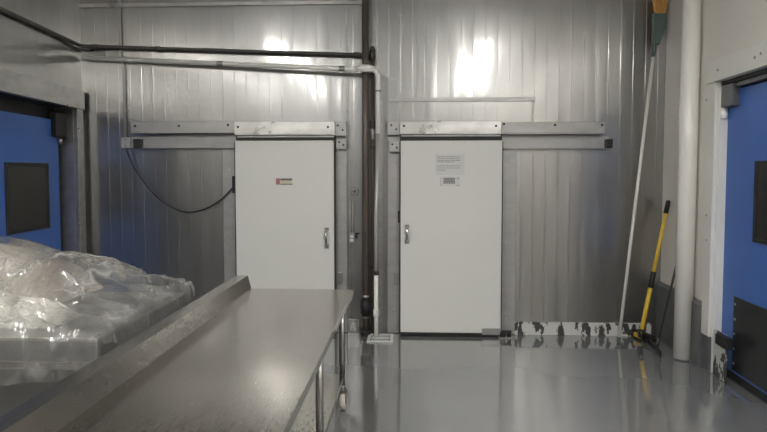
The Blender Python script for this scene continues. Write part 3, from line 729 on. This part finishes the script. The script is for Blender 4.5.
# beige sack (back) and white sack (front) lying on the bin
def sack(name, mat, x0, x1, y0, y1, drop, label, nn=26):
    mb = MB(); bm = mb.bm; top = []; bot = []
    for i in range(nn+1):
        rt, rb = [], []
        for j in range(nn+1):
            u, v = i/nn, j/nn; x = x0+(x1-x0)*u; y = y0+(y1-y0)*v
            e = min(1., 4*u*(1-u)*2.2)**.5*min(1., 4*v*(1-v)*2.2)**.5
            zt_ = bz+.004+(max(load_h(x, y)-drop, bz+.01)-bz-.004)*e+.004*noise.noise(Vector((x*7, y*7, 3)))*e
            rt.append(bm.verts.new((x, y, max(zt_, bz+.0045)))); rb.append(bm.verts.new((x, y, bz+.004)))
        top.append(rt); bot.append(rb)
    for i in range(nn):
        for j in range(nn):
            for g, fl_ in ((top, 1), (bot, 0)):
                q = [g[i][j], g[i+1][j], g[i+1][j+1], g[i][j+1]]; f = bm.faces.new(q if fl_ else q[::-1]); f.smooth = True
    for i in range(nn):
        for a_, b_ in (((i, 0), (i+1, 0)), ((i+1, nn), (i, nn)), ((0, i+1), (0, i)), ((nn, i), (nn, i+1))):
            bm.faces.new([top[a_[0]][a_[1]], bot[a_[0]][a_[1]], bot[b_[0]][b_[1]], top[b_[0]][b_[1]]])
    bmesh.ops.remove_doubles(bm, verts=bm.verts, dist=.0001)
    return tag(mb.build(name, mat), label, 'sack')
sack('beige_sack', m_beige, -2.5, -1.93, 2.97, 3.66, .02, 'smooth beige sack at the back of the pile under the plastic sheet')
sack('white_sack', m_sack, -2.48, -1.66, 2.68, 2.94, .02, 'white sack at the front of the pile under the plastic sheet')

# the sheet: a crumpled film laid over the load, hanging over front, right and back edges
def film():
    mb = MB(); bm = mb.bm
    sx0, sx1 = BXL+.12, BXR+.016; sy0, sy1 = BY0-.012, BY1+.02
    cl = bm.verts.layers.float.new('crease'); cl2 = bm.verts.layers.float.new('thin')
    hangR, hangF, hangB = .12, .27, .10
    st = .0065
    nx_ = int((sx1-sx0+hangR)/st); ny_ = int((sy1-sy0+hangF+hangB)/st)
    G = []
    def base(s, t_):
        x = min(s, sx1); over_r = max(0., s-sx1)
        y = min(max(t_, sy0), sy1); over_f = max(0., sy0-t_); over_b = max(0., t_-sy1)
        z = max(load_h(min(x, BXR), y), bz+.006)+.016
        ov = max(over_r, over_f, over_b)
        if ov > 0:
            fl_ = .012*(1-math.exp(-ov*40))
            if over_r: x += fl_*.8
            if over_f: y -= fl_+.03*ov/.15
            if over_b: y += fl_
            z -= ov
        return Vector((x, y, z)), ov
    for i in range(nx_+1):
        row = []
        for j in range(ny_+1):
            s = sx0+st*i; t_ = sy0-hangF+st*j
            # ragged hem
            p, ov = base(s, t_)
            px_, _ = base(s+.004, t_); py_, _ = base(s, t_+.004)
            n_ = (px_-p).cross(py_-p)
            n_ = n_.normalized() if n_.length > 1e-9 else Vector((0, 0, 1))
            q = Vector((s, t_, 0))
            wv = Vector((noise.noise(q*2.1), noise.noise(q*2.1+Vector((9, 4, 2))), 0))*.2
            q1 = q+wv; q1 = Vector((q1.x*.85+q1.y*.5, (q1.y*.85-q1.x*.5)*.62, 0))
            def cell(v): dd = noise.voronoi(v)[0]; return dd[1]-dd[0]
            c1, c2, c3 = cell(q1*7), cell(q1*16+Vector((5, 1, 7))), cell((q+wv*.5)*34)
            d_ = .036*(1-min(1, 1.5*c1))+.015*(1-min(1, 1.4*c2))+.004*(1-min(1, 1.4*c3))
            patch = sm((noise.noise(q*3.1+Vector((3, 3, 3)))+.25)*1.6)
            pt2 = sm((noise.noise(q*5.7+Vector((1, 7, 3)))+.1)*2.2); pt3 = sm((noise.noise(q*9+Vector((6, 2, 3)))+.15)*2.)
            crease = max(.8*(1-min(1, c1*9))*pt2, .7*(1-min(1, c2*7))*patch*pt3, .55*(1-min(1, c3*4))*patch)
            calm = 1-.75*sm((-1.98-s)/.1)*sm((t_-2.98)/.12)                  # film lies flat on the beige sack
            k = (1. if ov == 0 else .45)*calm
            if p.x > BXR-.02 and ov == 0: k *= .7
            p = p + n_*d_*k
            if ov > 0:                                                        # hanging folds
                ph = (t_ if s > sx1 else s)
                p = p + (Vector((1, 0, 0)) if s > sx1 else Vector((0, -1, 0)))*max(0, .012*math.sin(ph*26+2*math.sin(ph*9)))*min(1, ov/.06)
            if p.x > TXL-.112 and p.z < TZ+.11: p.x = TXL-.112
            v_ = bm.verts.new(p); v_[cl] = crease*(1-.85*(1-calm)/.75)*(1. if ov == 0 else .6); v_[cl2] = (1. if ov > 0 else sm((s+1.72)/.14)*.55*(1-patch*.5)); row.append(v_)
        G.append(row)
    for i in range(nx_):
        for j in range(ny_):
            # uneven hem
            s = sx0+st*i; t_ = sy0-hangF+st*j
            if t_ < sy0-.20-.08*noise.noise(Vector((s*3, 0, 0))): continue
            if s > sx1+.06+.05*noise.noise(Vector((0, t_*5, 2))): continue
            f = bm.faces.new([G[i][j], G[i+1][j], G[i+1][j+1], G[i][j+1]]); f.smooth = True
    for v in [v for v in bm.verts if not v.link_faces]: bm.verts.remove(v)
    o = mb.build('plastic_sheet', m_film)
    return tag(o, 'crumpled clear plastic sheet draped over the load on the left table', 'plastic sheet')
film()

# ------------------------------------------------------------------ ceiling lights
def lamp(x, y, label):
    c = thing('ceiling_light', label, 'light', (x, y, CEIL-.1), 'strip lights in two ceiling rows')
    MB().box(x-.07, x+.07, y-.61, y+.61, CEIL-.055, CEIL-.001).build('housing', m_ceil, c, .004)
    MB().box(x-.06, x+.06, y-.59, y+.59, CEIL-.095, CEIL-.056).build('diffuser', m_lamp, c, .01)
for row, x in (('left', -2.2), ('right', 1.2)):
    for k in range(4):
        lamp(x, 2.0-1.55*k, 'white strip light on the ceiling, in the %s row' % row)

# ------------------------------------------------------------------ world and view
W = bpy.data.worlds.new('world'); SC.world = W; W.use_nodes = True
W.node_tree.nodes['Background'].inputs[0].default_value = (.5, .5, .5, 1); W.node_tree.nodes['Background'].inputs[1].default_value = .02
SC.view_settings.view_transform = 'Standard'; SC.view_settings.look = 'None'
SC.view_settings.exposure = 2.17; SC.view_settings.gamma = 1.
SC.view_settings.use_curve_mapping = False
